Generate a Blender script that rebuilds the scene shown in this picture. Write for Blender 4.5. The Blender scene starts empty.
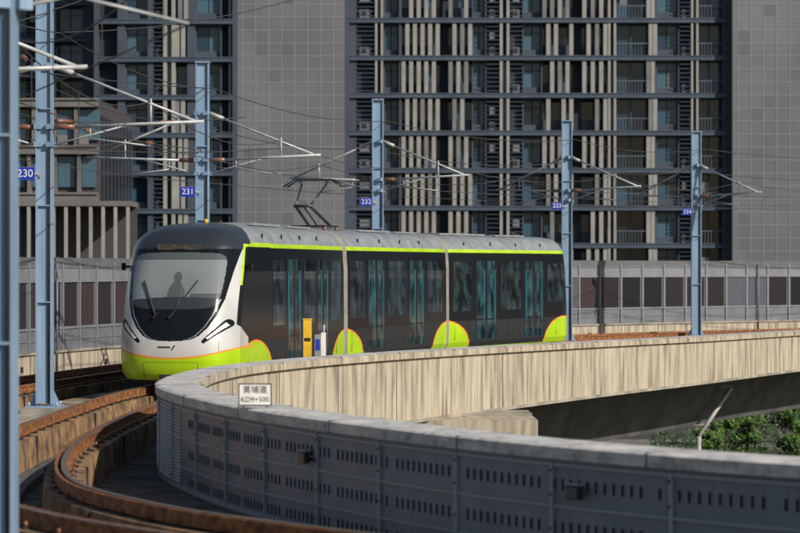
import bpy, math, random
from mathutils import Vector, Matrix
random.seed(7)
R = random.random
scene = bpy.context.scene
F = 2400.0
CZ = 2.6
def PX(px, Y): return (px-400.0)/F*Y
def PZ(py, Y): return CZ-(py-266.5)/F*Y

# ---------------------------------------------------------------- materials
MATS = {}
def mat(name, col, rough=0.6, metal=0.0, col2=None, scale=3.0, stretch=(1,1,1), bump=0.0, contrast=(0.35,0.65), spec=0.5, detail=6, coat=0.0, col3=None, scale3=0.6, stretch3=(1,1,1), c3pos=(0.45,0.68)):
    if name in MATS: return MATS[name]
    m = bpy.data.materials.new(name); m.use_nodes = True
    nt = m.node_tree; b = nt.nodes['Principled BSDF']
    b.inputs['Base Color'].default_value = (*col, 1)
    b.inputs['Roughness'].default_value = rough
    b.inputs['Metallic'].default_value = metal
    b.inputs['Specular IOR Level'].default_value = spec
    b.inputs['Coat Weight'].default_value = coat
    if col2 is not None or bump:
        tc = nt.nodes.new('ShaderNodeTexCoord')
        mp = nt.nodes.new('ShaderNodeMapping'); mp.inputs['Scale'].default_value = stretch
        nt.links.new(tc.outputs['Object'], mp.inputs['Vector'])
        nz = nt.nodes.new('ShaderNodeTexNoise'); nz.inputs['Scale'].default_value = scale; nz.inputs['Detail'].default_value = detail
        nt.links.new(mp.outputs[0], nz.inputs['Vector'])
        if col2 is not None:
            cr = nt.nodes.new('ShaderNodeValToRGB')
            cr.color_ramp.elements[0].position = contrast[0]; cr.color_ramp.elements[1].position = contrast[1]
            cr.color_ramp.elements[0].color = (*col2, 1); cr.color_ramp.elements[1].color = (*col, 1)
            nt.links.new(nz.outputs['Fac'], cr.inputs['Fac'])
            out = cr.outputs['Color']
            if col3 is not None:
                m3 = nt.nodes.new('ShaderNodeMapping'); m3.inputs['Scale'].default_value = stretch3; m3.inputs['Location'].default_value=(3.1,7.7,1.3)
                nt.links.new(tc.outputs['Object'], m3.inputs['Vector'])
                n3 = nt.nodes.new('ShaderNodeTexNoise'); n3.inputs['Scale'].default_value = scale3; n3.inputs['Detail'].default_value = 6
                nt.links.new(m3.outputs[0], n3.inputs['Vector'])
                c3 = nt.nodes.new('ShaderNodeValToRGB'); c3.color_ramp.elements[0].position = c3pos[0]; c3.color_ramp.elements[1].position = c3pos[1]
                nt.links.new(n3.outputs['Fac'], c3.inputs['Fac'])
                mx = nt.nodes.new('ShaderNodeMixRGB'); mx.inputs[2].default_value = (*col3, 1)
                nt.links.new(c3.outputs['Color'], mx.inputs[0]); nt.links.new(out, mx.inputs[1])
                out = mx.outputs[0]
            nt.links.new(out, b.inputs['Base Color'])
        if bump:
            bp = nt.nodes.new('ShaderNodeBump'); bp.inputs['Strength'].default_value = bump; bp.inputs['Distance'].default_value = 0.02
            nt.links.new(nz.outputs['Fac'], bp.inputs['Height']); nt.links.new(bp.outputs[0], b.inputs['Normal'])
    MATS[name] = m
    return m

conc_wall = mat('concrete_streaked', (0.45,0.40,0.32), 0.9, col2=(0.25,0.215,0.17), scale=2.6, stretch=(2.2,2.2,0.22), bump=0.25, contrast=(0.28,0.58), col3=(0.13,0.11,0.09), scale3=4.0, stretch3=(1.6,1.6,0.16), c3pos=(0.50,0.74))
conc = mat('concrete_plain', (0.37,0.345,0.30), 0.9, col2=(0.2,0.185,0.16), scale=1.5, bump=0.3)
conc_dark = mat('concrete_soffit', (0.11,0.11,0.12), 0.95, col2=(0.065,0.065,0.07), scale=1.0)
bed = mat('trackbed_concrete', (0.13,0.11,0.09), 0.95, col2=(0.04,0.035,0.032), scale=2.5, bump=0.5)
plinth_m = mat('plinth_concrete', (0.32,0.20,0.10), 0.9, col2=(0.08,0.05,0.03), scale=3.0, bump=0.5)
rail_side = mat('rail_rust', (0.32,0.13,0.045), 0.7, col2=(0.09,0.037,0.018), scale=9, bump=0.3)
rail_top = mat('rail_head_steel', (0.55,0.42,0.32), 0.3, metal=0.9)
coping_m = mat('coping_paint', (0.50,0.50,0.51), 0.7, col2=(0.31,0.305,0.30), scale=8, bump=0.3, contrast=(.36,.56), col3=(0.64,0.63,0.61), scale3=2.2, stretch3=(1,1,3))
panel_m = mat('barrier_panel_paint', (0.205,0.245,0.31), 0.42, metal=0.15, col2=(0.15,0.18,0.23), scale=1.6, stretch=(1.5,1.5,0.4), contrast=(0.25,0.75), col3=(0.11,0.12,0.135), scale3=5, stretch3=(3,3,.25), c3pos=(.55,.85))
panel_edge = mat('barrier_panel_edge', (0.29,0.34,0.41), 0.5, metal=0.2)
slot_m = mat('slot_dark', (0.015,0.017,0.022), 0.8)
louver_m = mat('louver_light', (0.42,0.43,0.44), 0.5, col2=(0.3,0.3,0.3), scale=3)
black = mat('black_rubber', (0.012,0.012,0.014), 0.6)
steel = mat('galvanised_steel', (0.46,0.49,0.53), 0.45, metal=0.15, col2=(0.32,0.34,0.37), scale=4)
mast_m = mat('mast_blue_paint', (0.25,0.37,0.53), 0.45, metal=0.05, col2=(0.17,0.265,0.39), scale=2.2, stretch=(1.5,1.5,0.3), contrast=(0.3,0.7))
wire_m = mat('wire_copper', (0.05,0.05,0.055), 0.6)
insul = mat('insulator_brown', (0.20,0.09,0.06), 0.3)
insul_g = mat('insulator_grey', (0.42,0.40,0.39), 0.4)
blue_sign = mat('sign_blue', (0.010,0.04,0.40), 0.4)
white_p = mat('white_paint', (0.8,0.8,0.8), 0.5, col2=(0.65,0.65,0.63), scale=6)
yellow_p = mat('yellow_paint', (0.80,0.50,0.03), 0.45, col2=(0.65,0.38,0.02), scale=5)

# ---------------------------------------------------------------- mesh builder
class MB:
    def __init__(s): s.v=[]; s.f=[]; s.m=[]; s.sm=[]; s.mats=[]
    def mi(s, m):
        if m not in s.mats: s.mats.append(m)
        return s.mats.index(m)
    def face(s, idx, m, smooth=False): s.f.append(idx); s.m.append(s.mi(m)); s.sm.append(smooth)
    def obox(s, c, ax, ay, az, m):
        c=Vector(c); ax=Vector(ax); ay=Vector(ay); az=Vector(az); b=len(s.v)
        for k in (-1,1):
            for j in (-1,1):
                for i in (-1,1): s.v.append(c+ax*i+ay*j+az*k)
        for q in ((0,2,3,1),(4,5,7,6),(0,1,5,4),(2,6,7,3),(0,4,6,2),(1,3,7,5)): s.face([b+i for i in q], m)
    def box(s, x0,x1,y0,y1,z0,z1,m):
        s.obox(((x0+x1)/2,(y0+y1)/2,(z0+z1)/2),((x1-x0)/2,0,0),(0,(y1-y0)/2,0),(0,0,(z1-z0)/2),m)
    def beam(s,p,q,w,h,m,up=(0,0,1)):
        p=Vector(p);q=Vector(q);d=(q-p); L=d.length; d.normalize(); u=Vector(up)
        if abs(d.dot(u))>0.98: u=Vector((1,0,0))
        r=d.cross(u).normalized(); u=r.cross(d)
        s.obox((p+q)/2, r*(w/2), d*(L/2), u*(h/2), m)
    def cyl(s,p,q,r,m,n=8,r2=None,caps=True,smooth=True):
        p=Vector(p);q=Vector(q);d=(q-p).normalized(); r2=r if r2 is None else r2
        u=Vector((0,0,1)) if abs(d.z)<0.95 else Vector((1,0,0))
        a=d.cross(u).normalized(); c=a.cross(d); b=len(s.v)
        for i in range(n):
            t=2*math.pi*i/n; o=a*math.cos(t)+c*math.sin(t)
            s.v.append(p+o*r); s.v.append(q+o*r2)
        for i in range(n):
            j=(i+1)%n; s.face([b+2*i,b+2*j,b+2*j+1,b+2*i+1],m,smooth)
        if caps:
            s.face([b+2*i for i in range(n)][::-1],m); s.face([b+2*i+1 for i in range(n)],m)
    def chain(s,pts,r,m,n=5):
        for a,b in zip(pts[:-1],pts[1:]): s.cyl(a,b,r,m,n,caps=False)
    def sweep(s, path, prof, mats, i0=0,i1=None, dz=None, caps=True):
        i1=len(path) if i1 is None else i1; n=len(prof); b=len(s.v)
        for i in range(i0,i1):
            x,y,nx,ny=path[i]
            for (o,z,fl) in prof:
                s.v.append(Vector((x+nx*o,y+ny*o,z+(dz[i]*fl if dz else 0))))
        cnt=i1-i0
        for i in range(cnt-1):
            for k in range(n):
                k2=(k+1)%n
                s.face([b+i*n+k,b+(i+1)*n+k,b+(i+1)*n+k2,b+i*n+k2], mats[k] if isinstance(mats,(list,tuple)) else mats)
        if caps:
            mm = mats[0] if isinstance(mats,(list,tuple)) else mats
            s.face([b+k for k in range(n)],mm); s.face([b+(cnt-1)*n+k for k in range(n)][::-1],mm)
    def build(s,name,parent=None,fixn=True):
        me=bpy.data.meshes.new(name); me.from_pydata([tuple(v) for v in s.v],[],s.f)
        for m in s.mats: me.materials.append(m)
        me.polygons.foreach_set('material_index', s.m); me.polygons.foreach_set('use_smooth', s.sm)
        me.update()
        if fixn:
            import bmesh
            bm=bmesh.new(); bm.from_mesh(me); bmesh.ops.recalc_face_normals(bm, faces=bm.faces[:]); bm.to_mesh(me); bm.free()
        ob=bpy.data.objects.new(name,me); scene.collection.objects.link(ob)
        if parent: ob.parent=parent
        return ob

def spline(pts, step=0.25):
    out=[]; P=[Vector(p) for p in pts]; P=[P[0]*2-P[1]]+P+[P[-1]*2-P[-2]]
    for i in range(1,len(P)-2):
        a,b,c,d=P[i-1:i+3]; n=max(2,int((c-b).length/step))
        for k in range(n):
            t=k/n
            out.append(0.5*((2*b)+(c-a)*t+(2*a-5*b+4*c-d)*t*t+(3*b-a-3*c+d)*t*t*t))
    out.append(P[-2]); return out
def with_normals(pts):
    res=[]
    for i,p in enumerate(pts):
        a=pts[max(0,i-2)]; b=pts[min(len(pts)-1,i+2)]; d=(b-a); l=math.hypot(d.x,d.y); res.append((p.x,p.y,d.y/l,-d.x/l))
    return res
def arclen(path):
    L=[0]
    for a,b in zip(path[:-1],path[1:]): L.append(L[-1]+math.hypot(a[0]-b[0],a[1]-b[1]))
    return L

# ---------------------------------------------------------------- alignments
P0=(-4.92,51.2); J1=(-2.72,63.07); J2=(0.19,72.5); E=(4.62,81.05)
tr_pts=[(16,16.6),(9,17.6),(4,19.4),(0.8,21.5),(-1.7,23.9),(-3.4,26.2),(-4.7,29.2),(-5.4,33.8),(-5.54,38.5),(-5.4,44.4),P0,J1,J2,E,(10.4,88.7),(17,95),(26,101),(40,107),(62,112)]
track=with_normals(spline([(a,b,0) for a,b in tr_pts]))
trL=arclen(track)
pp=[(16,17.9,.75),(12,18.8,.75),(7,20.4,.75),(3.7,22.5,.75),(1.06,25.5,.75),(-1.24,29.6,.75),(-2.6,32.9,.75),(-3.68,36.9,.75),(-3.86,40.3,.75),(-3.55,43.5,.75),(-2.9,46,.75),(-1.75,49,.75),(.45,54,.72),(4.26,62,.64),(8.4,70,.56),(12.9,79,.49),(18,87,.45),(27,94,.45),(42,100,.45),(62,104,.45)]
ps=spline(pp,0.2); par=with_normals(ps); pdz=[p.z-0.75 for p in ps]; parL=arclen(par)
def near_track(x,y): return min(track,key=lambda t:(t[0]-x)**2+(t[1]-y)**2)
def at(path,L,s):
    import bisect
    k=min(len(L)-2,max(0,bisect.bisect_right(L,s)-1)); t=(s-L[k])/(L[k+1]-L[k])
    a=path[k];b_=path[k+1]; return [a[j]*(1-t)+b_[j]*t for j in range(4)]
FL=-0.65

# ---------------------------------------------------------------- viaduct deck
mb=MB()
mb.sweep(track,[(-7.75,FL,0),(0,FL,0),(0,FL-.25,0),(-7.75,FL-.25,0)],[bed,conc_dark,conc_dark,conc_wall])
b=len(mb.v)
for x,y,nx,ny in par:
    t=near_track(x,y); px_,py_=x+nx*0.3,y+ny*0.3
    mb.v+= [Vector((t[0],t[1],FL)),Vector((px_,py_,FL)),Vector((px_,py_,FL-.07)),Vector((t[0],t[1],FL-.07))]
for i in range(len(par)-1):
    for k in (0,2):
        k2=(k+1)%4
        mb.face([b+i*4+k,b+(i+1)*4+k,b+(i+1)*4+k2,b+i*4+k2], bed if k==0 else conc_dark)
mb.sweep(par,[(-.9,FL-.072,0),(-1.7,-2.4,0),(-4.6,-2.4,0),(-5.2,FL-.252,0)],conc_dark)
mb.build('viaduct_deck')

def pier(x,y,nx,ny,name='viaduct_pier'):
    mb=MB(); n=Vector((nx,ny,0)); d=Vector((-ny,nx,0)); c=Vector((x,y,0))-n*3.2
    mb.obox(c+Vector((0,0,-2.85)),n*2.2,d*.8,Vector((0,0,.448)),conc)
    mb.cyl(c+Vector((0,0,-9)),c+Vector((0,0,-3.3)),.85,conc,20)
    mb.build(name)
for tgt in (57,97):
    q=min(par[60:],key=lambda t:abs(t[1]-tgt)); pier(*q)
mb=MB(); c=Vector((1.6,54.4,0)); ax=Vector((.995,.02,0)); ay=Vector((-.02,.995,0))
mb.obox(c+Vector((0,0,-1.55)),ax*1.42,ay*1.5,Vector((0,0,.76)),conc_wall)
mb.obox(c+Vector((0,.8,-.765)),ax*1.40,ay*.7,Vector((0,0,.022)),conc)
mb.obox(c+Vector((0,.3,-5.7)),Vector((.7,0,0)),Vector((0,.9,0)),Vector((0,0,3.38)),conc)
mb.build('bridge_crosshead')

# ---------------------------------------------------------------- tracks
def build_track(off,name):
    mb=MB()
    for g in (-.717,.717):
        o=off+g
        mb.sweep(track,[(o-.3,FL+.003,0),(o-.26,-.19,0),(o+.26,-.19,0),(o+.3,FL+.003,0)],plinth_m)
        w=[(-.075,-.17),(-.075,-.155),(-.012,-.14),(-.012,-.05),(-.036,-.04),(-.036,0),(.036,0),(.036,-.04),(.012,-.05),(.012,-.14),(.075,-.155),(.075,-.17)]
        mm=[rail_side]*12; mm[5]=rail_top
        mb.sweep(track,[(o+a,z,0) for a,z in w],mm)
        sgn=-1 if g>0 else 1
        mb.sweep(track,[(o+sgn*.10-.02,-.16,0),(o+sgn*.10-.02,-.005,0),(o+sgn*.10+.02,-.005,0),(o+sgn*.10+.02,-.16,0)],rail_side)
        last=-1; cnt=0
        for i,(x,y,nx,ny) in enumerate(track):
            if trL[i]-last>.6 and y<75:
                last=trL[i]; cnt+=1; n=Vector((nx,ny,0)); d=Vector((-ny,nx,0)); c=Vector((x,y,0))+n*o
                mb.obox(c+Vector((0,0,-.18)),n*.17,d*.09,Vector((0,0,.012)),black)
                if cnt%8==0: mb.obox(c+Vector((0,0,-.42)),n*.305,d*.012,Vector((0,0,.235)),slot_m)
                for s_ in (-1,1):
                    mb.cyl(c+n*(s_*.12)+Vector((0,0,-.17)),c+n*(s_*.12)+Vector((0,0,-.11)),.022,rail_side,6)
    mb.sweep(track,[(off-.12,FL+.003,0),(off-.12,FL+.12,0),(off+.12,FL+.12,0),(off+.12,FL+.003,0)],conc_dark)
    mb.build(name)
build_track(0,'tram_track'); build_track(-4.2,'tram_track')
mb=MB()
mb.sweep(track,[(-2.45,FL+.003,0),(-2.45,-.3,0),(-1.75,-.3,0),(-1.75,FL+.003,0)],[conc,plinth_m,conc,conc])
s=0
while s<trL[-1]-1:
    x,y,nx,ny=at(track,trL,s); n=Vector((nx,ny,0)); d=Vector((-ny,nx,0)); c=Vector((x,y,0))-n*2.1
    mb.obox(c+Vector((0,0,-.296)),n*.3,d*.36,Vector((0,0,.012)),conc if R()<.5 else plinth_m); s+=.78
mb.build('cable_trough')

# ---------------------------------------------------------------- inner parapet with steel panels
mb=MB()
mb.sweep(par,[(.28,-.76,0),(.28,.62,1),(.6,.62,1),(.6,-.76,0)],conc_wall,dz=pdz)
mb.sweep(par,[(.50,-.80,0),(.50,-.761,0),(.66,-.72,0),(.66,-.80,0)],conc,dz=pdz)
mb.sweep(par,[(-.06,.622,1),(-.06,.745,1),(.0,.765,1),(.62,.765,1),(.68,.745,1),(.68,.622,1)],[coping_m,coping_m,coping_m,conc_wall,conc_wall,coping_m],dz=pdz)
iend=next(i for i,p in enumerate(par) if p[1]>60)
mb.sweep(par,[(-.0,FL,0),(-.0,.619,1),(.05,.619,1),(.05,FL,0)],panel_m,0,len(par),dz=pdz)
for z0,z1 in ((.545,.575),(.12,.145),(-.30,-.275),(-.62,-.56)):
    mb.sweep(par,[(-.022,z0,0),(-.022,z1,0),(-.002,z1,0),(-.002,z0,0)],panel_edge,0,iend)
s=3.0
while s<parL[-1]-1:
    x,y,nx,ny=at(par,parL,s); n=Vector((nx,ny,0)); d=Vector((-ny,nx,0)); c=Vector((x,y,0)); k=min(range(len(par)),key=lambda i:abs(parL[i]-s))
    mb.obox(c+n*.603+Vector((0,0,-.08+pdz[k]/2)),n*.004,d*.012,Vector((0,0,.64)),conc_dark)
    mb.obox(c+n*.31+Vector((0,0,.69+pdz[k])),n*.375,d*.008,Vector((0,0,.078)),conc_dark)
    s+=3.0
last=-9
for i,(x,y,nx,ny) in enumerate(par):
    if y>48 and x<10: break
    n=Vector((nx,ny,0)); d=Vector((-ny,nx,0)); c=Vector((x,y,0))
    if parL[i]-last>=1.5:
        last=parL[i]
        mb.obox(c-n*.02+Vector((0,0,-.02)),n*.018,d*.02,Vector((0,0,.60)),panel_edge)
        mb.obox(c-n*.012+d*.035+Vector((0,0,-.02)),n*.008,d*.008,Vector((0,0,.60)),slot_m)
        for z in (-.45,-.1,.25,.5):
            mb.cyl(c-n*.05+Vector((0,0,z)),c-n*.036+Vector((0,0,z)),.014,slot_m,6)
s=0.0
while True:
    x,y,nx,ny=at(par,parL,s); n=Vector((nx,ny,0)); d=Vector((-ny,nx,0)); c=Vector((x,y,0))
    if y>40 : break
    ph=s%1.5
    if y<34.3 and .10<ph<1.42:
        for z in (.36,-.08,-.47):
            mb.obox(c-n*.003+Vector((0,0,z)),n*.004,d*.017,Vector((0,0,.058)),slot_m)
            mb.obox(c-n*.006+d*.024+Vector((0,0,z)),n*.006,d*.005,Vector((0,0,.062)),panel_edge)
    s+=.125
ii=[i for i,p in enumerate(par) if 34.6<p[1]<38.6 and p[0]<0]
for k in range(22):
    z=-.52+k*.048
    mb.sweep(par,[(-.03,z,0),(-.005,z+.02,0),(-.005,z-.006,0)],louver_m,ii[0],ii[-1])
mb.build('viaduct_parapet')

lens_g=mat('lamp_glass',(.12,.13,.14),.15)
for px_,py_ in ((315,457),(576,492)):
    best=min(par[:iend],key=lambda p:abs(p[0]/p[1]-(px_-400)/F)+ (0 if p[1]<36 else 9))
    x,y,nx,ny=best; n=Vector((nx,ny,0)); d=Vector((-ny,nx,0)); z=PZ(py_,y)
    mb=MB(); c=Vector((x,y,z))-n*.1
    mb.obox(c,n*.035,d*.09,Vector((0,0,.07)),black)
    mb.obox(c-n*.04,n*.006,d*.075,Vector((0,0,.055)),lens_g)
    mb.cyl(c+n*.03+Vector((0,0,-.05)),c+n*.105+Vector((0,0,-.02)),.02,black)
    mb.obox(c+Vector((0,0,.085)),n*.05,d*.1,Vector((0,0,.008)),panel_edge)
    mb.build('barrier_floodlight')

Y=31.0; x=PX(255,Y); mb=MB(); z0=.80
mb.box(x-.215,x+.215,Y,Y+.02,z0,z0+.29,black); mb.box(x-.20,x+.20,Y-.004,Y-.0005,z0+.015,z0+.275,white_p)
for sx in (-.15,.15): mb.cyl((x+sx,Y+.03,.76),(x+sx,Y+.03,z0+.2),.012,steel)
sg=mb.build('kilometre_sign')
def text(body,loc,size,m,parent,rot=(math.pi/2,0,0),ext=.001):
    cu=bpy.data.curves.new('label','FONT'); cu.body=body; cu.size=size; cu.align_x='CENTER'; cu.align_y='CENTER'; cu.extrude=ext
    cu.materials.append(m); o=bpy.data.objects.new('label',cu); scene.collection.objects.link(o); o.location=loc; o.rotation_euler=rot; o.parent=parent
    return o
text('黄埔道',(x,Y-.006,z0+.205),.105,black,sg); text('KD9+500',(x,Y-.006,z0+.08),.092,black,sg)

# ---------------------------------------------------------------- outer noise barrier
nb_grey=mat('noise_barrier_grey',(0.215,0.23,0.262),0.6,metal=0.1,col2=(0.155,0.168,0.195),scale=1.4,stretch=(1,1,.5),contrast=(.3,.7))
nb_grey2=mat('noise_barrier_lower',(0.17,0.18,0.21),0.6,metal=0.1,col2=(0.12,0.13,0.155),scale=2.0,contrast=(.3,.7))
nb_post=mat('noise_barrier_post',(0.20,0.215,0.245),0.5,metal=0.1)
panes=[mat('pane_a',(0.024,0.021,0.028),.3,spec=.25),mat('pane_b',(0.045,0.034,0.038),.35,spec=.25),mat('pane_c',(0.014,0.016,0.022),.3,spec=.25),mat('pane_d',(0.08,0.09,0.12),.4,spec=.3)]
i0=next(i for i,p in enumerate(track) if p[1]>40 and p[0]<0)
mb=MB(); O=-7.4
mb.sweep(track,[(O-.15,FL,0),(O-.15,.22,0),(O+.12,.22,0),(O+.12,FL,0)],conc_wall,i0)
mb.sweep(track,[(O-.20,.222,0),(O-.20,.29,0),(O+.17,.29,0),(O+.17,.222,0)],conc,i0)
mb.sweep(track,[(O-.04,.292,0),(O-.04,.86,0),(O+.06,.86,0),(O+.06,.292,0)],nb_grey2,i0)
mb.sweep(track,[(O-.06,.862,0),(O-.06,.93,0),(O+.09,.93,0),(O+.09,.862,0)],nb_grey,i0)
mb.sweep(track,[(O-.06,2.16,0),(O-.06,2.26,0),(O+.09,2.26,0),(O+.09,2.16,0)],nb_grey,i0)
mb.sweep(track,[(O-.04,2.262,0),(O-.04,2.6,0),(O+.12,2.84,0),(O+.17,2.84,0),(O+.07,2.6,0),(O+.07,2.262,0)],nb_grey,i0)
mb.sweep(track,[(O+.08,2.56,0),(O+.08,2.59,0),(O+.095,2.59,0),(O+.095,2.56,0)],nb_grey2,i0)
mb.sweep(track,[(O+.065,.56,0),(O+.065,.58,0),(O+.085,.58,0),(O+.085,.56,0)],nb_post,i0)
s=trL[i0]+.3; kk=0
while s<trL[-1]-1.5:
    x,y,nx,ny=at(track,trL,s); n=Vector((nx,ny,0)); d=Vector((-ny,nx,0)); c=Vector((x,y,0))+n*O
    step=1.12; kk+=1
    x2,y2,nx2,ny2=at(track,trL,s+step); c2=Vector((x2,y2,0))+Vector((nx2,ny2,0))*O
    mb.obox(c+Vector((0,0,1.55)),n*.115,d*.045,Vector((0,0,1.25)),nb_post)
    m=(c+c2)/2; dd=(c2-c)/2; pm=random.choice([panes[0],panes[0],panes[1],panes[2],panes[2],panes[3]] if y>75 else [panes[0],panes[1],panes[2]])
    mb.obox(m+Vector((0,0,1.545)),n*.04,dd*.93,Vector((0,0,.613)),pm)
    for q in (.87,-.87): mb.obox(m+Vector((0,0,1.545))+dd*q,n*.06,dd*.045,Vector((0,0,.612)),nb_grey2)
    mb.obox(c+n*.122+Vector((0,0,-.22)),n*.004,d*.012,Vector((0,0,.42)),conc_dark)
    if kk%5==0: mb.obox(m+n*.123+Vector((0,0,-.15)),n*.005,d*.09,Vector((0,0,.08)),slot_m)
    if kk%9==4: mb.cyl(m+n*.16+Vector((0,0,-.6)),m+n*.16+Vector((0,0,2.7)),.035,nb_grey2,8)
    s+=step
mb.build('noise_barrier')

# ---------------------------------------------------------------- catenary masts
masts=[(-3.62,22.0),(-7.6,34),(-7.0,47.3),(-5.1,62),(-.7,76),(6.05,87),(11.6,94),(23,101),(38,108)]
nums=['228','229','230','231','232','233','234','235','236']
TOPZ=7.85
sup={1:[],-1:[]}
for k,(mx,my) in enumerate(masts):
    t=near_track(mx,my); n=Vector((t[2],t[3],0)); c=Vector((mx,my,0))
    mb=MB(); hw=.11+.0007*my if k else .085; top=TOPZ if k else 9
    X=Vector((1,0,0)); Yv=Vector((0,1,0)); zc=(top-.1)/2; zh=(top+.1)/2
    mb.obox(c-X*hw+Vector((0,0,zc)),X*.018,Yv*.14,Vector((0,0,zh)),mast_m)
    mb.obox(c+X*hw+Vector((0,0,zc)),X*.018,Yv*.14,Vector((0,0,zh)),mast_m)
    mb.obox(c-Yv*.06+Vector((0,0,zc)),X*(hw-.02),Yv*.015,Vector((0,0,zh-.01)),mast_m)
    mb.obox(c+Vector((0,0,top+.02)),X*(hw+.035),Yv*.16,Vector((0,0,.018)),mast_m)
    for z in (1.9,3.8,5.7): mb.obox(c+Vector((0,0,z)),X*(hw-.021),Yv*.135,Vector((0,0,.012)),mast_m)
    mb.obox(c+Vector((0,0,-.41)),X*.42,Yv*.42,Vector((0,0,.235)),conc)
    mb.obox(c+Vector((0,0,-.155)),X*.34,Yv*.34,Vector((0,0,.018)),mast_m)
    mb.cyl(c+X*(hw-.05)-Yv*.11+Vector((0,0,-.1)),c+X*(hw-.05)-Yv*.11+Vector((0,0,4.9)),.018,slot_m,6)
    for sx in (-1,1):
        b=len(mb.v); xx=hw+.02
        for yy in (-.012,.012):
            mb.v+=[c+X*sx*xx+Yv*yy+Vector((0,0,-.137)),c+X*sx*(xx+.15)+Yv*yy+Vector((0,0,-.137)),c+X*sx*xx+Yv*yy+Vector((0,0,.2))]
        mb.face([b,b+1,b+2],mast_m); mb.face([b+3,b+5,b+4],mast_m); mb.face([b+1,b+4,b+5,b+2],mast_m)
        for sy in (-1,1): mb.cyl(c+X*sx*.27+Yv*sy*.27+Vector((0,0,-.137)),c+X*sx*.27+Yv*sy*.27+Vector((0,0,-.06)),.022,steel,6)
    for sd in (1,-1):
        a=n*sd
        p_hi=c+a*.2+Vector((0,0,6.55)); p_lo=c+a*.2+Vector((0,0,5.35)); tip=c+a*3.0+Vector((0,0,5.45))
        mb.cyl(p_hi,p_hi+(tip-p_hi)*.13,.055,insul_g,8); mb.cyl(p_hi+(tip-p_hi)*.13,tip,.030,steel,6)
        mb.cyl(p_lo,p_lo+a*.4,.055,insul,8); mb.cyl(p_lo+a*.4,tip+a*.15,.036,steel,6)
        mb.cyl(c+a*.2+Vector((0,0,5.0)),c+a*1.7+Vector((0,0,5.4)),.022,steel,6)
        sm=c+a*2.1
        mb.cyl(sm+Vector((0,0,5.38)),sm+Vector((0,0,5.9)),.026,steel,6)
        mb.cyl(c+a*.9+Vector((0,0,5.36)),c+a*.9+Vector((0,0,5.12)),.016,steel,5)
        mb.cyl(c+a*.9+Vector((0,0,5.12)),sm+Vector((0,0,4.97)),.016,steel,5)
        for z in (6.55,5.35,5.0): mb.obox(c+Vector((0,0,z))+a*.12,n*.07,Vector((-n.y,n.x,0))*.17,Vector((0,0,.05)),mast_m)
        sup[sd].append(sm)
    mb.build('catenary_mast')
    if k in (2,3,4,5,6):
        bx=mx-.30-hw*.4; sb=MB(); w,h=.19,.125
        py_=[174,192,202,206,212][k-2]; z=PZ(py_,my)
        sb.box(bx-w,bx+w,my-.2,my-.19,z-h,z+h,blue_sign); sb.box(bx-w-.004,bx+w+.004,my-.186,my-.18,z-h-.004,z+h+.004,steel)
        sb.box(bx,mx,my-.178,my-.15,z-.02,z+.02,steel)
        so=sb.build('mast_number_sign'); text(nums[k],(bx,my-.205,z),.21,white_p,so)

for sd,nm in ((1,'inner'),(-1,'outer')):
    mb=MB(); S=sup[sd]
    for k in range(len(S)-1):
        a,b_=S[k],S[k+1]; z=Vector((0,0,1)); pts=[];N=10
        mb.chain([a+z*4.96,b_+z*4.96],.011,wire_m,5)
        for i in range(N+1):
            t=i/N; pts.append(a.lerp(b_,t)+z*(5.85-.42*4*t*(1-t)))
        mb.chain(pts,.011,wire_m,5)
        for i in range(1,N,3): mb.cyl(pts[i],a.lerp(b_,i/N)+z*4.96,.006,wire_m,4,caps=False)
    mb.build('overhead_wire')
mb=MB()
for zz,oo in ((7.2,.3),(6.35,-.3)):
    for a,b_ in zip(masts[:-1],masts[1:]):
        pts=[]
        for i in range(9):
            t=i/8; pts.append(Vector((a[0]*(1-t)+b_[0]*t+oo,a[1]*(1-t)+b_[1]*t,zz-1.1*t*(1-t))))
        mb.chain(pts,.012,wire_m,4)
def span(p,q,r=.012,ins=None,mt=wire_m,sag=.25):
    p=Vector(p);q=Vector(q); mb.chain([p.lerp(q,i/6)-Vector((0,0,sag*4*(i/6)*(1-i/6))) for i in range(7)],r,mt,4)
    if ins:
        for t in ins:
            a=p.lerp(q,t)-Vector((0,0,sag*4*t*(1-t))); dd=(q-p).normalized()*.22; mb.cyl(a-dd,a+dd,.045,insul,8)
span((-12.5,44,7.3),(-5.0,62,7.2),ins=(.35,.5)); span((-12.5,44,6.3),(-6.9,47.2,7.6),ins=(.5,.7))
span((-9.6,40,6.2),(-5.1,62,5.6),ins=(.6,.8)); span((-7.0,47.3,7.2),(-2.0,61,9.6)); span((-7.0,47.3,6.5),(-11,60,9.5),ins=(.2,))
span((-9.6,45,5.7),(-3.4,53,5.9),ins=(.45,.75)); span((-10,45,5.2),(-2.9,58,5.45)); span((-7.0,47.3,7.6),(-3.5,47,9.5),.02,ins=(.3,))
mb.build('feeder_wire')

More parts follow.
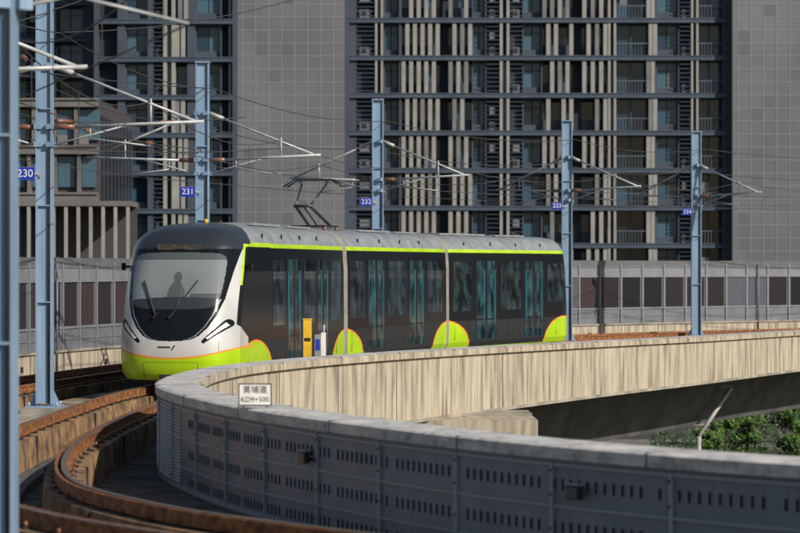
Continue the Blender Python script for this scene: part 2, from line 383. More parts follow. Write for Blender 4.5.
# ---------------------------------------------------------------- tram
lime=mat('tram_lime',(0.43,0.68,0.012),.35,coat=.3,col2=(0.34,0.56,0.012),scale=1.6)
lime_d=mat('tram_lime_seam',(0.10,0.16,0.01),.5)
orange=mat('tram_orange',(0.85,0.26,0.03),.4)
silver=mat('tram_silver',(0.64,0.65,0.66),.28,metal=.15,coat=.3,col2=(0.50,0.51,0.52),scale=1.1)
roofg=mat('tram_roof_grey',(0.28,0.305,0.335),.45,metal=.1,col2=(0.19,0.21,0.235),scale=2.5)
fair=mat('tram_fairing_dark',(0.022,0.028,0.038),.3,coat=.15)
tblack=mat('tram_black_gloss',(0.008,0.010,0.014),.15,spec=.12)
skirt=mat('tram_skirt',(0.025,0.028,0.033),.45,spec=.25)
glass_w=mat('tram_window_glass',(0.030,0.050,0.062),.05,spec=.28,col2=(0.004,0.007,0.010),scale=2.3,stretch=(1.3,1.3,.9),contrast=(.42,.66),detail=4)
glass_d=mat('tram_door_glass',(0.030,0.085,0.105),.05,spec=.28,col2=(0.004,0.010,0.015),scale=2.6,stretch=(1.3,1.3,.7),contrast=(.40,.68),detail=4)
wind=mat('tram_windscreen',(0.215,0.245,0.265),.06,col2=(0.13,0.15,0.165),scale=.7,contrast=(.3,.7),detail=1,coat=.4)
wind_mid=mat('tram_cab_interior_shade',(0.075,0.088,0.098),.06,coat=.4)
wind_lo=mat('tram_dash_dark',(0.03,0.036,0.042),.08,coat=.4)
teal=mat('tram_teal_pole_reflection',(0.02,0.19,0.28),.3)
bellow=mat('tram_bellows',(0.38,0.365,0.34),.6,col2=(0.28,0.27,0.24),scale=4)
lamp=mat('tram_lamp_lens',(0.8,0.8,0.78),.1,coat=.5)
def interp(tab,z):
    if z<=tab[0][0]: return tab[0][1]
    for (a,va),(b_,vb) in zip(tab[:-1],tab[1:]):
        if z<=b_: return va+(vb-va)*(z-a)/(b_-a)
    return tab[-1][1]
def smooth_tab(tab):
    out=[]; P=[tab[0]]+tab+[tab[-1]]
    for i in range(1,len(P)-2):
        a,b,c,d=P[i-1:i+3]
        for k in range(6):
            t=k/6; z=b[0]+(c[0]-b[0])*t
            m0=(c[1]-a[1])/max(1e-6,(c[0]-a[0]))*(c[0]-b[0]); m1=(d[1]-b[1])/max(1e-6,(d[0]-b[0]))*(c[0]-b[0])
            v=(2*t**3-3*t*t+1)*b[1]+(t**3-2*t*t+t)*m0+(-2*t**3+3*t*t)*c[1]+(t**3-t*t)*m1
            out.append((z,v))
    out.append(tab[-1]); return out
HW=[(.12,1.24),(.3,1.32),(.6,1.335),(2.5,1.325),(3.05,1.29),(3.2,1.23),(3.34,1.12),(3.46,.95),(3.53,.7),(3.575,.35),(3.58,0)]
S0=smooth_tab([(.12,.22),(.3,.08),(.6,0),(.95,.0),(1.3,.08),(1.7,.20),(2.3,.46),(2.9,.76),(3.15,.92),(3.34,1.12),(3.46,1.38),(3.53,1.75),(3.575,2.3),(3.58,2.6)])
DZ=.0125
ZR=[.12+DZ*i for i in range(int((3.2-.12)/DZ)+1)]+[3.2+.015*i for i in range(0,18)]+[3.47,3.485,3.5,3.515,3.53,3.54,3.55,3.56,3.568,3.575,3.578,3.58]
ZR=sorted(set(round(z,4) for z in ZR))
NDEP=.85
def nose_s(ta): ta=abs(ta); return NDEP*(.28*ta*ta+.72*ta**6)
def dome(u,z,cu,half=1.6,h=.80):
    if z<.14: return 0
    return ((u-cu)/half)**2+((z-.14)/h)**2
class Car:
    def __init__(s,a,b): s.a=Vector((*a,0)); s.b=Vector((*b,0)); s.d=(s.b-s.a).normalized(); s.L=(s.b-s.a).length; s.n=Vector((s.d.y,-s.d.x,0))
    def P(s,u,t,z): return s.a+s.d*u+s.n*t+Vector((0,0,z))
cars=[Car(P0,J1),Car(J1,J2),Car(J2,E)]
WINS={0:[(3.9,5.1,1.25,2.75,0),(5.35,6.05,.38,2.78,1),(6.11,6.83,.38,2.78,1),(7.1,8.35,1.25,2.75,0),(8.6,9.22,.38,2.78,1),(9.28,9.9,.38,2.78,1),(10.2,11.4,1.25,2.75,0)],
      1:[(.5,1.7,1.25,2.75,0),(2.0,2.72,.38,2.78,1),(2.78,3.5,.38,2.78,1),(3.8,5.5,1.25,2.75,0),(5.8,6.52,.38,2.78,1),(6.58,7.3,.38,2.78,1),(7.6,9.2,1.25,2.75,0)],
      2:[(.5,1.8,1.25,2.75,0),(2.1,2.82,.38,2.78,1),(2.88,3.6,.38,2.78,1),(3.9,5.4,1.25,2.75,0),(5.7,6.42,.38,2.78,1),(6.48,7.2,.38,2.78,1),(7.5,9.0,1.45,2.7,0)]}
def side_mat(ci,u,z):
    L=cars[ci].L
    doms={0:[2.25,L],1:[0,L],2:[0,L-.7]}[ci]
    for c in doms:
        v=dome(u,z,c)
        if v<1: return lime
        if v<1.10 and z>.14: return orange
    if z>3.13: return roofg
    if z>3.03: return lime
    if z<.34: return skirt
    for a,b_,z0,z1,k in WINS[ci]:
        if a<u<b_ and z0<z<z1:
            if k and (u<a+.05 or u>b_-.05): return tblack
            if k and 0.95<z<1.0: return tblack
            return glass_d if k else glass_w
    return tblack if z>.95 else skirt
def tb(z): return interp([(1.0,.0),(1.015,.30),(1.05,.48),(1.12,.62),(1.3,.80),(1.55,.95),(1.9,1.07),(2.5,1.16),(3.3,1.28)],z)
def tw(z): return interp([(1.68,0),(1.69,.55),(1.72,.80),(1.80,.93),(1.95,.985),(2.3,1.02),(2.7,1.03),(2.82,.99),(2.88,.88),(2.90,.6),(2.905,0)],z)
def front_mat(t,z,s):
    at_=abs(t); sed=interp(S0,z)+.70
    if z<1.35: sed+=.9*min(1,(1.35-z)/.3)
    line=.64+.20*(at_/1.3)**2
    if s>sed:
        if z>=3.1 and s<sed+.45: return fair
        if s<sed+.075 and 2.2<z<3.1: return lime
        if z>line+.02 or s>2.0: return side_mat(0,s,z)
        return lime if z<line-.02 else orange
    ax,az,bx,bz=.72,1.0,1.16,1.38; px_,pz_=at_-ax,z-az; L2=(bx-ax)**2+(bz-az)**2; h=max(0,min(1,(px_*(bx-ax)+pz_*(bz-az))/L2))
    dd=math.hypot(px_-h*(bx-ax),pz_-h*(bz-az)); wdt=.04+.05*h
    if dd<wdt*.5 and .15<h<.98: return lamp
    if dd<wdt: return tblack
    if z<.17: return skirt
    if z<line-.018:
        if (abs(at_-.60)<.009 and z<.55) or (abs(z-.55)<.008 and at_<.60): return lime_d
        return lime
    if z<line+.018: return orange
    if z>2.98 and at_<tb(z)+.03: return fair
    if z>3.2: return fair
    w=tw(z)
    if at_<w:
        if z<1.90+.05*math.sin(1.3+t*1.7): return wind_lo
        # driver's seat and head, seen dimly
        if ((t-.05)/.19)**2+((z-1.98)/.30)**2<1 or ((t-.05)/.09)**2+((z-2.36)/.13)**2<1: return wind_mid
        if z<2.02 and t>.35: return wind_mid
        if z>2.74 : return wind_mid
        return wind
    b_=tb(z)
    if at_<b_:
        if b_-.09<at_<b_-.065 and z<1.9: return roofg
        return tblack
    if abs(at_-1.02)<.006 and z<1.0: return roofg
    return silver
tram=bpy.data.objects.new('tram',None); scene.collection.objects.link(tram)
def loft_grid(rows,matf,name):
    mb=MB(); nc=len(rows[0])
    for r in rows:
        for p in r: mb.v.append(p[0])
    for i in range(len(rows)-1):
        for j in range(nc-1):
            a=rows[i][j];b_=rows[i+1][j+1]
            m=matf((a[1]+b_[1])/2,(a[2]+b_[2])/2,(a[3]+b_[3])/2)
            mb.face([i*nc+j,i*nc+j+1,(i+1)*nc+j+1,(i+1)*nc+j],m,True)
    return mb.build(name,tram,fixn=True)
c0=cars[0]; rows=[]; SE=3.8; NF=230
for z in ZR:
    hw=interp(HW,z); s0=interp(S0,z); row=[]; cols=[]
    for i in range(80): cols.append((-1,SE-(SE-(s0+NDEP))*i/80))
    for i in range(1,NF):
        th=-math.pi/2+math.pi*i/NF; ta=math.sin(th); cols.append((ta,s0+nose_s(ta)))
    for i in range(81): cols.append((1,(s0+NDEP)+(SE-(s0+NDEP))*i/80))
    for ta,s_ in cols: row.append((c0.P(s_,ta*hw,z),ta*hw,z,s_))
    rows.append(row)
loft_grid(rows,front_mat,'nose')
ZB=ZR[::2]+([ZR[-1]] if ZR[-1] not in ZR[::2] else [])
def body(ci,u0,u1,name):
    c=cars[ci]; nu=int((u1-u0)/.04); rows=[]
    prof=[(-interp(HW,z),z) for z in ZB]+[(interp(HW,z),z) for z in reversed(ZB[:-1])]
    for i in range(nu+1):
        u=u0+(u1-u0)*i/nu
        rows.append([(c.P(u,t,z),t,z,u) for t,z in prof])
    if ci==2:
        for r in rows:
            for k,(p,t,z,u) in enumerate(r):
                e=max(0,(u-(c.L-1.2))/1.2); sh=1-.18*e**3
                r[k]=(c.P(u-.4*e*(z/3.5)**2,t*sh,z),t,z,u)
    loft_grid(rows,lambda t,z,s_:side_mat(ci,s_,z),name)
    mb=MB()
    for r in ((rows[0],rows[-1]) if ci else (rows[-1],)):
        b=len(mb.v); mb.v+=[p[0] for p in r]; mb.face([b+i for i in range(len(r))],tblack)
    mb.build(name+'_end_panels',tram)
    mb=MB()
    mb.obox(c.P((u0+u1)/2,0,.2),c.d*((u1-u0)/2-.3),c.n*1.05,Vector((0,0,.1)),skirt)
    mb.build(name+'_underframe',tram)
body(0,SE,cars[0].L-.2,'front_car'); body(1,.2,cars[1].L-.2,'middle_car'); body(2,.2,cars[2].L,'rear_car')
mb=MB()
for ci in range(3):
    c=cars[ci]
    for sd in (-1,1):
        for a,b_,z0,z1,k in WINS[ci]:
            if k:
                for u in (a+.02,b_-.02): mb.obox(c.P(u,sd*1.330,(z0+z1)/2),c.d*.018,c.n*.006,Vector((0,0,(z1-z0)/2)),skirt)
                u=a+.14 if R()<.5 else b_-.14
                mb.obox(c.P(u,sd*1.331,1.70),c.d*.018,c.n*.006,Vector((0,0,.8)),teal)  # teal strip painted on the glass imitates reflections and poles inside
                mb.obox(c.P((a+b_)/2,sd*1.331,2.45),c.d*.16,c.n*.006,Vector((0,0,.05)),fair)
            else:
                mb.obox(c.P((a+b_)/2,sd*1.331,2.4),c.d*((b_-a)/2),c.n*.006,Vector((0,0,.010)),skirt)
                mb.obox(c.P(a,sd*1.331,2.0),c.d*.012,c.n*.006,Vector((0,0,.75)),skirt)
        for u in [x*.95+4.2 if ci==0 else x*.95+.6 for x in range(9)]:
            if u<c.L-1: mb.obox(c.P(u,sd*1.322,.65),c.d*.008,c.n*.014,Vector((0,0,.28)),tblack)
mb.build('doors_and_windows',tram)
for a,b_,J in ((0,1,J1),(1,2,J2)):
    d=(cars[a].d+cars[b_].d).normalized(); n=Vector((d.y,-d.x,0)); mb=MB()
    zs=[.16,.3,.6,1.5,2.5,3.05,3.2,3.34,3.46,3.53,3.575]
    prof=[(-interp(HW,z)-.0,z) for z in zs]+[(interp(HW,z),z) for z in reversed(zs)]
    for k in range(5):
        for (u0,u1,sc) in ((-.20+k*.08,-.155+k*.08,1.012),(-.155+k*.08,-.12+k*.08,.985)):
            b=len(mb.v)
            for u in (u0,u1):
                for t,z in prof: mb.v.append(Vector((*J,0))+d*u+n*t*sc+Vector((0,0,z*(1.004 if sc>1 else .995))))
            N=len(prof)
            for i in range(N-1): mb.face([b+i,b+i+1,b+N+i+1,b+N+i],bellow if sc>1 else roofg)
            mb.face([b+i for i in range(N)],bellow); mb.face([b+N+i for i in range(N)][::-1],bellow)
    mb.build('articulation_bellows',tram)
mb=MB()
def fs(t,z,out=.01):
    hw=interp(HW,z); ta=max(-1,min(1,t/hw)); return c0.P(interp(S0,z)+nose_s(ta)-out,t,z)
for ts in ((-.35,-.70),( .0,.5)):
    N=5; pts=[fs(ts[0]+(ts[1]-ts[0])*i/N,1.55+.75*i/N,.03) for i in range(N+1)]
    for a,b_ in zip(pts[:-1],pts[1:]): mb.beam(a,b_,.028,.02,black)
    mb.beam(fs(ts[0]-.05,1.5,.03),fs(ts[0]+.05,1.6,.04),.06,.05,black)
disp=mat('tram_display',(0.05,0.048,0.045),.3,col2=(0.10,0.085,0.065),scale=14,contrast=(.4,.5))
mb.obox(fs(0,3.02,.012),c0.n*.50,c0.d*.012,Vector((0,0,.055)),disp)
mb.beam(fs(-.25,.88,.005),fs(.02,.88,.005),.012,.03,skirt); mb.beam(fs(.05,.82,.005),fs(.12,.92,.005),.012,.025,skirt)
for sd in (-1,1):
    a=c0.P(1.45,sd*1.32,2.6); mb.beam(a,a+c0.n*sd*.10+c0.d*-.05,.04,.05,tblack); mb.obox(a+c0.n*sd*.12-c0.d*.06,c0.n*.03,c0.d*.07,Vector((0,0,.08)),tblack)
mb.obox(c0.P(.2,0,.22),c0.n*.25,c0.d*.12,Vector((0,0,.07)),skirt)
for ci,u in ((0,2.25),(1,.3),(2,.2),(2,cars[2].L-1.1)):
    c=cars[ci]
    for du in (-.85,.85):
        for sd in (-1,1):
            mb.cyl(c.P(u+du,sd*.66,.3),c.P(u+du,sd*.78,.3),.3,rail_side,24)
        mb.cyl(c.P(u+du,-.66,.3),c.P(u+du,.66,.3),.08,skirt,10)
    mb.obox(c.P(u,0,.42),c.n*.6,c.d*1.1,Vector((0,0,.08)),skirt)
mb.build('cab_and_bogie_parts',tram)
mb=MB()
for ci,u0,u1,h in ((0,4.6,7.6,.06),(0,8.4,11.0,.05),(1,3.4,6.2,.06),(1,6.8,8.9,.05),(2,1,4.2,.06),(2,5,7.2,.05)):
    c=cars[ci]; mb.obox(c.P((u0+u1)/2,0,3.56+h/2),c.d*((u1-u0)/2),c.n*.62,Vector((0,0,h/2)),roofg)
for ci in range(3):
    c=cars[ci]
    for sd in (-1,1):
        for u in [x*1.9+1.5 for x in range(int((c.L-1)/1.9))]:
            if ci==0 and u<3.4: continue
            mb.obox(c.P(u,sd*1.195,3.255),c.d*.010,c.n*.02,Vector((0,0,.09)),skirt)
mb.cyl(c0.P(2.6,.1,3.57),c0.P(2.6,.1,3.66),.04,yellow_p)
mb.build('roof_equipment',tram)
mb=MB(); c=cars[1]; u=.95; dk=fair
for sd in (-1,1):
    mb.beam(c.P(u-.1,sd*.45,3.68),c.P(u+1.1,sd*.45,3.68),.05,.05,dk)
    for uu in (0,1.0): mb.cyl(c.P(u+uu,sd*.45,3.54),c.P(u+uu,sd*.45,3.66),.05,insul)
for uu in (-.1,1.1): mb.beam(c.P(u+uu,-.45,3.68),c.P(u+uu,.45,3.68),.05,.05,dk)
kn=c.P(u-.45,0,4.2)
for sd in (-1,1):
    mb.cyl(c.P(u+.9,sd*.3,3.7),kn+c.n*sd*.2,.04,dk); mb.cyl(kn+c.n*sd*.2,c.P(u+.45,sd*.35,4.8),.028,dk)
mb.cyl(kn-c.n*.25,kn+c.n*.25,.04,dk)
mb.cyl(c.P(u+.7,0,3.7),kn+c.d*.06,.022,dk)
for du in (.3,.6):
    mb.beam(c.P(u+du,-.52,4.92),c.P(u+du,.52,4.92),.06,.045,dk)
    for sd in (-1,1): mb.cyl(c.P(u+du,sd*.52,4.92),c.P(u+du,sd*.82,4.74),.022,dk)
for sd in (-1,1): mb.beam(c.P(u+.3,sd*.38,4.86),c.P(u+.6,sd*.38,4.86),.03,.03,dk); mb.cyl(c.P(u+.45,sd*.35,4.78),c.P(u+.45,sd*.38,4.88),.02,dk)
mb.build('pantograph',tram)

# ---------------------------------------------------------------- trackside things
mb=MB(); Y=49.8; x=PX(307.5,Y)
mb.cyl((x,Y,FL),(x,Y,.72),.05,steel,10); mb.box(x-.085,x+.085,Y-.06,Y+.06,.72,1.5,yellow_p); mb.box(x-.065,x+.065,Y-.066,Y-.062,1.05,1.12,black); mb.box(x-.095,x+.095,Y-.07,Y+.07,1.502,1.52,yellow_p)
mb.build('yellow_signal_post')
mb=MB(); x=PX(321,50.2); Y=50.2
mb.cyl((x,Y,FL),(x,Y,.5),.06,steel,10); mb.box(x-.13,x+.0,Y-.08,Y+.08,.5,1.18,roofg); mb.box(x+.002,x+.10,Y-.075,Y+.08,.5,1.22,white_p); mb.box(x-.11,x-.02,Y-.086,Y-.082,.85,1.08,blue_sign); mb.cyl((x+.06,Y,1.22),(x+.06,Y,1.38),.02,steel)
mb.build('trackside_control_box')

# ---------------------------------------------------------------- buildings
b_dark=mat('facade_slate',(0.050,0.068,0.105),.7,col2=(0.036,0.050,0.078),scale=.4,contrast=(.3,.7))
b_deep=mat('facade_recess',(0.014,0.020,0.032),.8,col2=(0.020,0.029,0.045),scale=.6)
b_slab=mat('facade_slab_band',(0.055,0.083,0.13),.6,col2=(0.040,0.062,0.10),scale=.7)
b_fin=mat('facade_fin',(0.30,0.30,0.30),.7,col2=(0.22,0.222,0.228),scale=.8,contrast=(.3,.7))
b_fin2=mat('facade_fin_dim',(0.17,0.18,0.195),.7,col2=(0.13,0.14,0.15),scale=.8)
b_tile=mat('facade_tile',(0.132,0.142,0.162),.55,col2=(0.108,0.117,0.135),scale=.2,contrast=(.3,.7),col3=(0.155,0.165,0.187),scale3=.15)
b_tile2=mat('facade_tile_dim',(0.116,0.125,0.145),.5,col2=(0.104,0.112,0.130),scale=.4)
b_joint=mat('facade_joint',(0.26,0.275,0.305),.6)
b_win=[mat('win_a',(0.018,0.042,0.074),.12),mat('win_b',(0.032,0.080,0.135),.12),mat('win_c',(0.055,0.115,0.17),.2),mat('win_d',(0.14,0.15,0.165),.4),mat('win_e',(0.010,0.017,0.028),.1)]
b_ac=mat('ac_unit_casing',(0.15,0.158,0.175),.6)
b_rail=mat('balcony_rail',(0.09,0.12,0.165),.5)
BY=195.0
def tower(name,px0,px1,seq,Y0,ztop,slabz=22.6,sh=3.05,dark=b_dark,zbot=-8,depth=18):
    k=Y0/F; x0=(px0-400)*k; x1=(px1-400)*k; mb=MB()
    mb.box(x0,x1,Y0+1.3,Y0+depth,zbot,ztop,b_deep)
    mb.box(x0,x0+.35,Y0-.1,Y0+1.3,zbot,ztop,dark); mb.box(x1-.35,x1,Y0-.1,Y0+1.3,zbot,ztop,dark)
    fl=[]; z=slabz
    while z-sh>zbot: z-=sh
    while z<ztop: fl.append(z); z+=sh
    for z in fl: mb.box(x0+.352,x1-.352,Y0-.12,Y0+1.298,z-.20,z+.20,b_slab); mb.box(x0+.352,x1-.352,Y0-.17,Y0-.122,z+.10,z+.16,dark)
    tot=sum(w for _,w in seq); sc=(x1-x0-.7)/tot; xa=x0+.35
    for bi,(ty,w) in enumerate(seq):
        xb=xa+w*sc
        for fi,z in enumerate(fl):
            za=z+.202; zb=min(z+sh-.202,ztop)
            if zb-za<1: continue
            ww=xb-xa
            if ty=='F':
                n=max(2,int(round(ww/.66))); sh2=(.5 if fi%2 else 0)
                mb.box(xa,xb,Y0+.9,Y0+1.29,za,za+.9,dark)
                wm=random.choice(b_win[:2]+[b_win[4]])
                mb.box(xa,xb,Y0+1.1,Y0+1.29,za+.902,zb-.3,wm)
                for i in range(n):
                    xx=xa+(i+.25+sh2)*ww/n
                    if R()<.07: continue
                    mb.box(xx-.165,xx+.165,Y0+.0,Y0+.45,za,zb,b_fin if R()<.75 else b_fin2)
            elif ty=='W':
                mb.box(xa,xb,Y0+.7,Y0+1.29,za,za+.5,dark); mb.box(xa,xb,Y0+.7,Y0+1.29,zb-.2,zb,dark)
                n=2; m=random.choice(b_win[:3])
                for i in range(n):
                    xx0=xa+.12+i*(ww-.2)/n; xx1=xx0+(ww-.2)/n-.07
                    mm=m if R()<.7 else random.choice(b_win)
                    mb.box(xx0,xx1,Y0+.95,Y0+1.0,za+.5,zb-.8,mm); mb.box(xx0,xx1,Y0+.95,Y0+1.0,zb-.75,zb-.2,mm)
                mb.box(xa,xa+.1,Y0+.4,Y0+.94,za,zb,b_slab); mb.box(xb-.1,xb,Y0+.4,Y0+.94,za,zb,b_slab)
            elif ty=='A':
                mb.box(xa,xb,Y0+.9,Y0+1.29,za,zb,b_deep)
                if R()<.75:
                    mb.box(xa+.25,xb-.25,Y0+.35,Y0+.7,za+.05,za+.7,b_ac)
                    mb.cyl((xa+.25+.35*(ww-.5),Y0+.34,za+.37),(xa+.25+.35*(ww-.5),Y0+.348,za+.37),.24,b_deep,12)
                if R()<.5: mb.box(xa+.25,xb-.25,Y0+.35,Y0+.7,za+1.3,za+1.9,b_ac)
                for i in range(7): mb.box(xa,xb,Y0+.02,Y0+.06,za+.15+i*.36,za+.20+i*.36,b_slab)
            elif ty=='B':
                mb.box(xa,xb,Y0+1.2,Y0+1.29,za,zb,random.choice([b_win[0],b_win[4],b_win[1]]))
                mb.box(xa,xb,Y0+.06,Y0+.1,za+.95,za+1.02,b_rail)
                for i in range(int(ww/.25)): mb.box(xa+i*.25,xa+i*.25+.04,Y0+.06,Y0+.1,za,za+.95,b_rail)
                mb.box((xa+xb)/2-.04,(xa+xb)/2+.04,Y0+1.0,Y0+1.19,za,zb,b_slab)
                if R()<.25: mb.box(xa+.3,xa+.9,Y0+.5,Y0+.6,za+1.1,za+1.9,b_win[3])
            elif ty=='C':
                mb.box(xa+ww*.05,xa+ww*.32,Y0-.05,Y0+.7,za,zb,b_fin); mb.box(xa+ww*.68,xa+ww*.95,Y0-.05,Y0+.7,za,zb,b_fin)
                mb.box(xa+ww*.32,xa+ww*.68,Y0+.5,Y0+.9,za,zb,b_win[3] if R()<.2 else b_deep)
            elif ty=='P': mb.box(xa,xb,Y0+.1,Y0+1.29,za,zb,dark)
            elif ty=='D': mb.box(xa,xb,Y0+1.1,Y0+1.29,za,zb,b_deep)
        xa=xb
    mb.build(name)
def tilewall(name,px0,px1,Y0,ztop,g=1.05,zbot=-8,depth=17):
    k=Y0/F; x0=(px0-400)*k; x1=(px1-400)*k; mb=MB(); mb.box(x0,x1,Y0,Y0+depth,zbot,ztop,b_tile)
    x=x0+.4
    while x<x1:
        mb.box(x-.024,x+.024,Y0-.03,Y0-.002,zbot,ztop,b_joint)
        z=zbot+.3
        while z<ztop:
            if R()<.10 and x+g<x1: mb.box(x+.026,x+g-.026,Y0-.012,Y0-.001,z+.024,z+g-.024,b_tile2)
            z+=g
        x+=g
    z=zbot+.3
    while z<ztop: mb.box(x0,x1,Y0-.024,Y0-.0015,z-.022,z+.022,b_joint); z+=g
    mb.build(name)
seqM=[('P',8),('A',20),('C',10),('W',17),('P',3),('F',42),('D',10),('F',26),('W',16),('A',14),('C',12),('A',14),('W',22),('F',34),('D',10),('F',28),('C',10),('B',34),('F',10),('W',26),('A',12),('C',9),('B',26),('P',6)]
seqL=[('D',20),('P',8),('W',24),('P',6),('A',10),('C',14),('F',12),('P',8),('W',28),('D',8),('P',4)]
tower('offscreen_reflection_tower',345,732,seqM,BY,50)
tower('offscreen_reflection_tower',94,237,seqL,BY-2,50,slabz=22.3)
tilewall('tiled_tower_wall',237.5,344.5,BY-1,50); tilewall('tiled_tower_wall',732.5,840,BY-1.2,50)
tower('offscreen_reflection_tower',-160,93.5,[('B',22),('W',20),('P',8),('F',20),('D',12),('W',24),('P',8),('B',24),('P',6),('W',22),('A',12),('F',16),('W',24),('P',6)],BY+6,46,slabz=21.6)
tower('offscreen_reflection_tower',841,1250,seqM,BY,50)
tower('offscreen_reflection_tower',1350,2300,seqM+seqM,BY-20,42)  # added out of view so the tram's glossy side reflects something dark
lw=mat('lowblock_render',(0.15,0.143,0.148),.8,col2=(0.11,0.104,0.108),scale=.5); lw2=mat('lowblock_dark',(0.05,0.047,0.055),.7)
def lowblock():
    Y0=150; k=Y0/F; mb=MB(); x0=(-120-400)*k; x1=(97-400)*k; zt=PZ(98,Y0)
    mb.box(x0,x1,Y0+.8,Y0+20,-8,zt,lw2)
    z=zt
    while z>-6:
        mb.box(x0,x1,Y0,Y0+.798,z-.55,z,lw); mb.box(x0-.01,x1+.1,Y0-.12,Y0-.002,z-.12,z-.02,b_fin2)
        x=x0
        while x<x1-.5:
            w=.9+R()*.8
            mb.box(x,x+.22,Y0+.2,Y0+.797,z-2.95,z-.552,lw)
            mb.box(x+.26,x+.24+w*.85,Y0+.6,Y0+.7,z-2.6,z-.7,random.choice(b_win))
            if R()<.3: mb.box(x+.3,x+.9,Y0+.2,Y0+.5,z-2.9,z-2.3,b_ac)
            x+=w+.22
        z-=2.95
    for i in range(9): mb.box(x1+.01,x1+.05,Y0+2+i*2,Y0+3.1+i*2,-6,zt-1,b_win[4])
    mb.build('low_office_block')
    mb=MB(); Y0=120; k=Y0/F; zt=PZ(206,Y0)
    mb.box((-60-400)*k,(131-400)*k,Y0,Y0+3,zt,zt+.25,lw)
    x=(-60-400)*k
    while x<(131-400)*k: mb.box(x,x+.16,Y0+.05,Y0+.25,-8,zt,b_fin); x+=.62
    mb.box((-60-400)*k,(131-400)*k,Y0+2.6,Y0+2.9,-8,zt,lw2)
    mb.build('colonnade_pavilion')
lowblock()

# ---------------------------------------------------------------- ground, road, trees
g_m=mat('ground_soil_grass',(0.06,0.075,0.035),.95,col2=(0.04,0.048,0.027),scale=.3,bump=.2)
asph=mat('asphalt',(0.05,0.05,0.052),.9,col2=(0.035,0.035,0.037),scale=2); pav=mat('paving',(0.17,0.165,0.155),.9,col2=(.12,.115,.11),scale=1.5)
mb=MB(); mb.v=[Vector((-900,-300,-8)),Vector((900,-300,-8)),Vector((900,1500,-8)),Vector((-900,1500,-8))]; mb.face([0,1,2,3],g_m); mb.build('ground')
mb=MB(); mb.box(-300,300,145,160,-7.999,-7.996,asph)
for i in range(-50,50): mb.box(i*6,i*6+3,152.4,152.55,-7.995,-7.991,white_p)
mb.box(-300,300,160,160.25,-8,-7.86,conc); mb.box(-300,300,144.7,144.95,-8,-7.86,conc)
mb.build('road')
mb=MB(); mb.box(-300,300,160.26,170,-8,-7.87,pav); mb.box(-300,300,139,144.69,-8,-7.87,pav); mb.build('pavement')
mb=MB(); mb.box(-60,80,171,171.3,-8,-5.6,b_dark)
for i in range(-20,27): mb.box(i*3,i*3+.3,170.9,170.998,-8,-5.4,white_p)
mb.build('boundary_wall')
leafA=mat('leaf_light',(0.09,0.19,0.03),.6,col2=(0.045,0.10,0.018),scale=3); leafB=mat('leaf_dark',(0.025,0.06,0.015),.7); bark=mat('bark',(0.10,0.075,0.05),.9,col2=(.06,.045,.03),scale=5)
def tree(x,y,h,name='street_tree',n=1500):
    mb=MB(); base=Vector((x,y,-8)); top=base+Vector((.2*(R()-.3),0,h*.5))
    mb.cyl(base,top,.07+h*.010,bark,8,r2=.05); cl=[]
    for i in range(9):
        a=i*2.4+R(); rr=h*.26*(.35+.8*R()); e=top+Vector((math.cos(a)*rr,math.sin(a)*rr,h*(-.08+.45*R())))
        mb.cyl(base.lerp(top,.6+.38*R()),e,.035,bark,5,r2=.012); cl.append((e,h*(.07+.10*R())))
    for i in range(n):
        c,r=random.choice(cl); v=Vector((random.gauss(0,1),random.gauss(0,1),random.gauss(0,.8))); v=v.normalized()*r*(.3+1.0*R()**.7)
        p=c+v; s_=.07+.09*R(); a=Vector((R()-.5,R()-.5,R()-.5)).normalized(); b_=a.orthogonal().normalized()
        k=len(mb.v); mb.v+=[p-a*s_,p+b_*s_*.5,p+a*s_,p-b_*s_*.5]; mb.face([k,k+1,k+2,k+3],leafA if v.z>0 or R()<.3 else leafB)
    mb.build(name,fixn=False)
for x,y,h in ((16.4,127,2.4),(17.6,130,2.9),(18.9,131,2.6),(20.6,125,2.6),(22.4,130,3.2),(25,128,4.2),(31,127,5.5),(40,130,6),(-30,132,6),(-16,130,5),(60,125,7),(78,128,7),(19.6,139,3.6),(22,137,3.4),(24.5,141,4.2)):
    tree(x,y,h)
mb=MB()
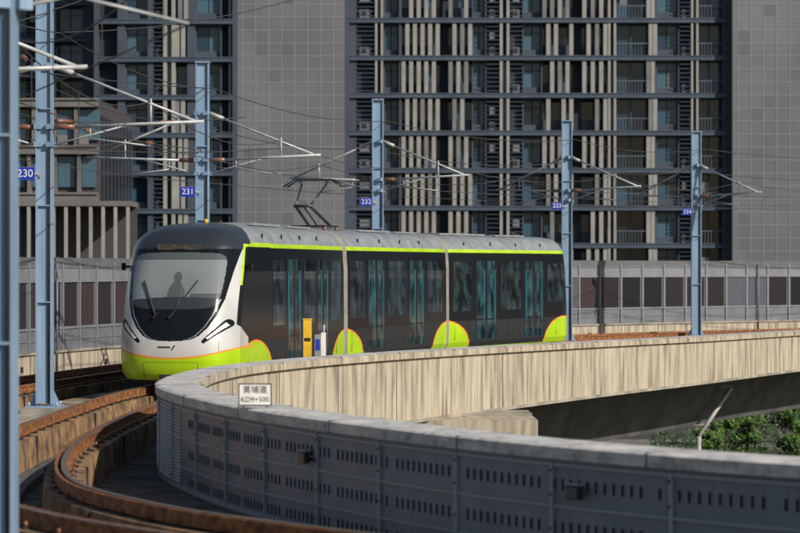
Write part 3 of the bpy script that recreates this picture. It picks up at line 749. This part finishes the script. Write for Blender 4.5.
for i in range(11000):
    x=14+R()*60; p=Vector((x,134+R()*1.6,-8+R()*(1.1+.45*math.sin(x*1.3)+.3*math.sin(x*3.1)))); s_=.12; a=Vector((R()-.5,R()-.5,R()-.5)).normalized(); b_=a.orthogonal().normalized()
    k=len(mb.v); mb.v+=[p-a*s_,p+b_*s_*.5,p+a*s_,p-b_*s_*.5]; mb.face([k,k+1,k+2,k+3],leafA if R()<.35 else leafB)
mb.build('hedge',fixn=False)
mb=MB()
pA=Vector((PX(731,76),76,PZ(388,76))); pB=Vector((PX(699,75),75,PZ(436,75)))
mb.cyl(pA,pB,.07,louver_m,10); mb.cyl(pA,pA+Vector((-1.2,1,.12)),.07,louver_m,10); mb.cyl(pB,pB+Vector((0,0,-6.5)),.07,louver_m,10); mb.build('drain_pipe')

# ---------------------------------------------------------------- light, world, camera
az=math.radians(130); el=math.radians(32)
sd=Vector((math.sin(az)*math.cos(el),math.cos(az)*math.cos(el),math.sin(el)))
w=bpy.data.worlds.new('World'); scene.world=w; w.use_nodes=True; nt=w.node_tree
sky=nt.nodes.new('ShaderNodeTexSky'); sky.sky_type='NISHITA'; sky.sun_disc=False; sky.sun_elevation=el; sky.sun_rotation=az; sky.air_density=1.3; sky.dust_density=1.2
bg=nt.nodes['Background']; nt.links.new(sky.outputs[0],bg.inputs[0]); bg.inputs[1].default_value=.075
L=bpy.data.lights.new('sun','SUN'); L.energy=4.9; L.angle=math.radians(.5); L.color=(1,.90,.76)
lo=bpy.data.objects.new('sun',L); scene.collection.objects.link(lo); lo.rotation_euler=sd.to_track_quat('Z','Y').to_euler()
cam=bpy.data.cameras.new('camera'); co=bpy.data.objects.new('camera',cam); scene.collection.objects.link(co)
co.location=(0,0,CZ); co.rotation_euler=(math.pi/2,0,0); cam.sensor_width=36; cam.lens=36*F/800; cam.clip_end=3000; cam.clip_start=.5
cam.dof.use_dof=True; cam.dof.focus_distance=54; cam.dof.aperture_fstop=1.9
scene.camera=co
scene.view_settings.view_transform='Standard'; scene.view_settings.look='None'; scene.view_settings.exposure=0
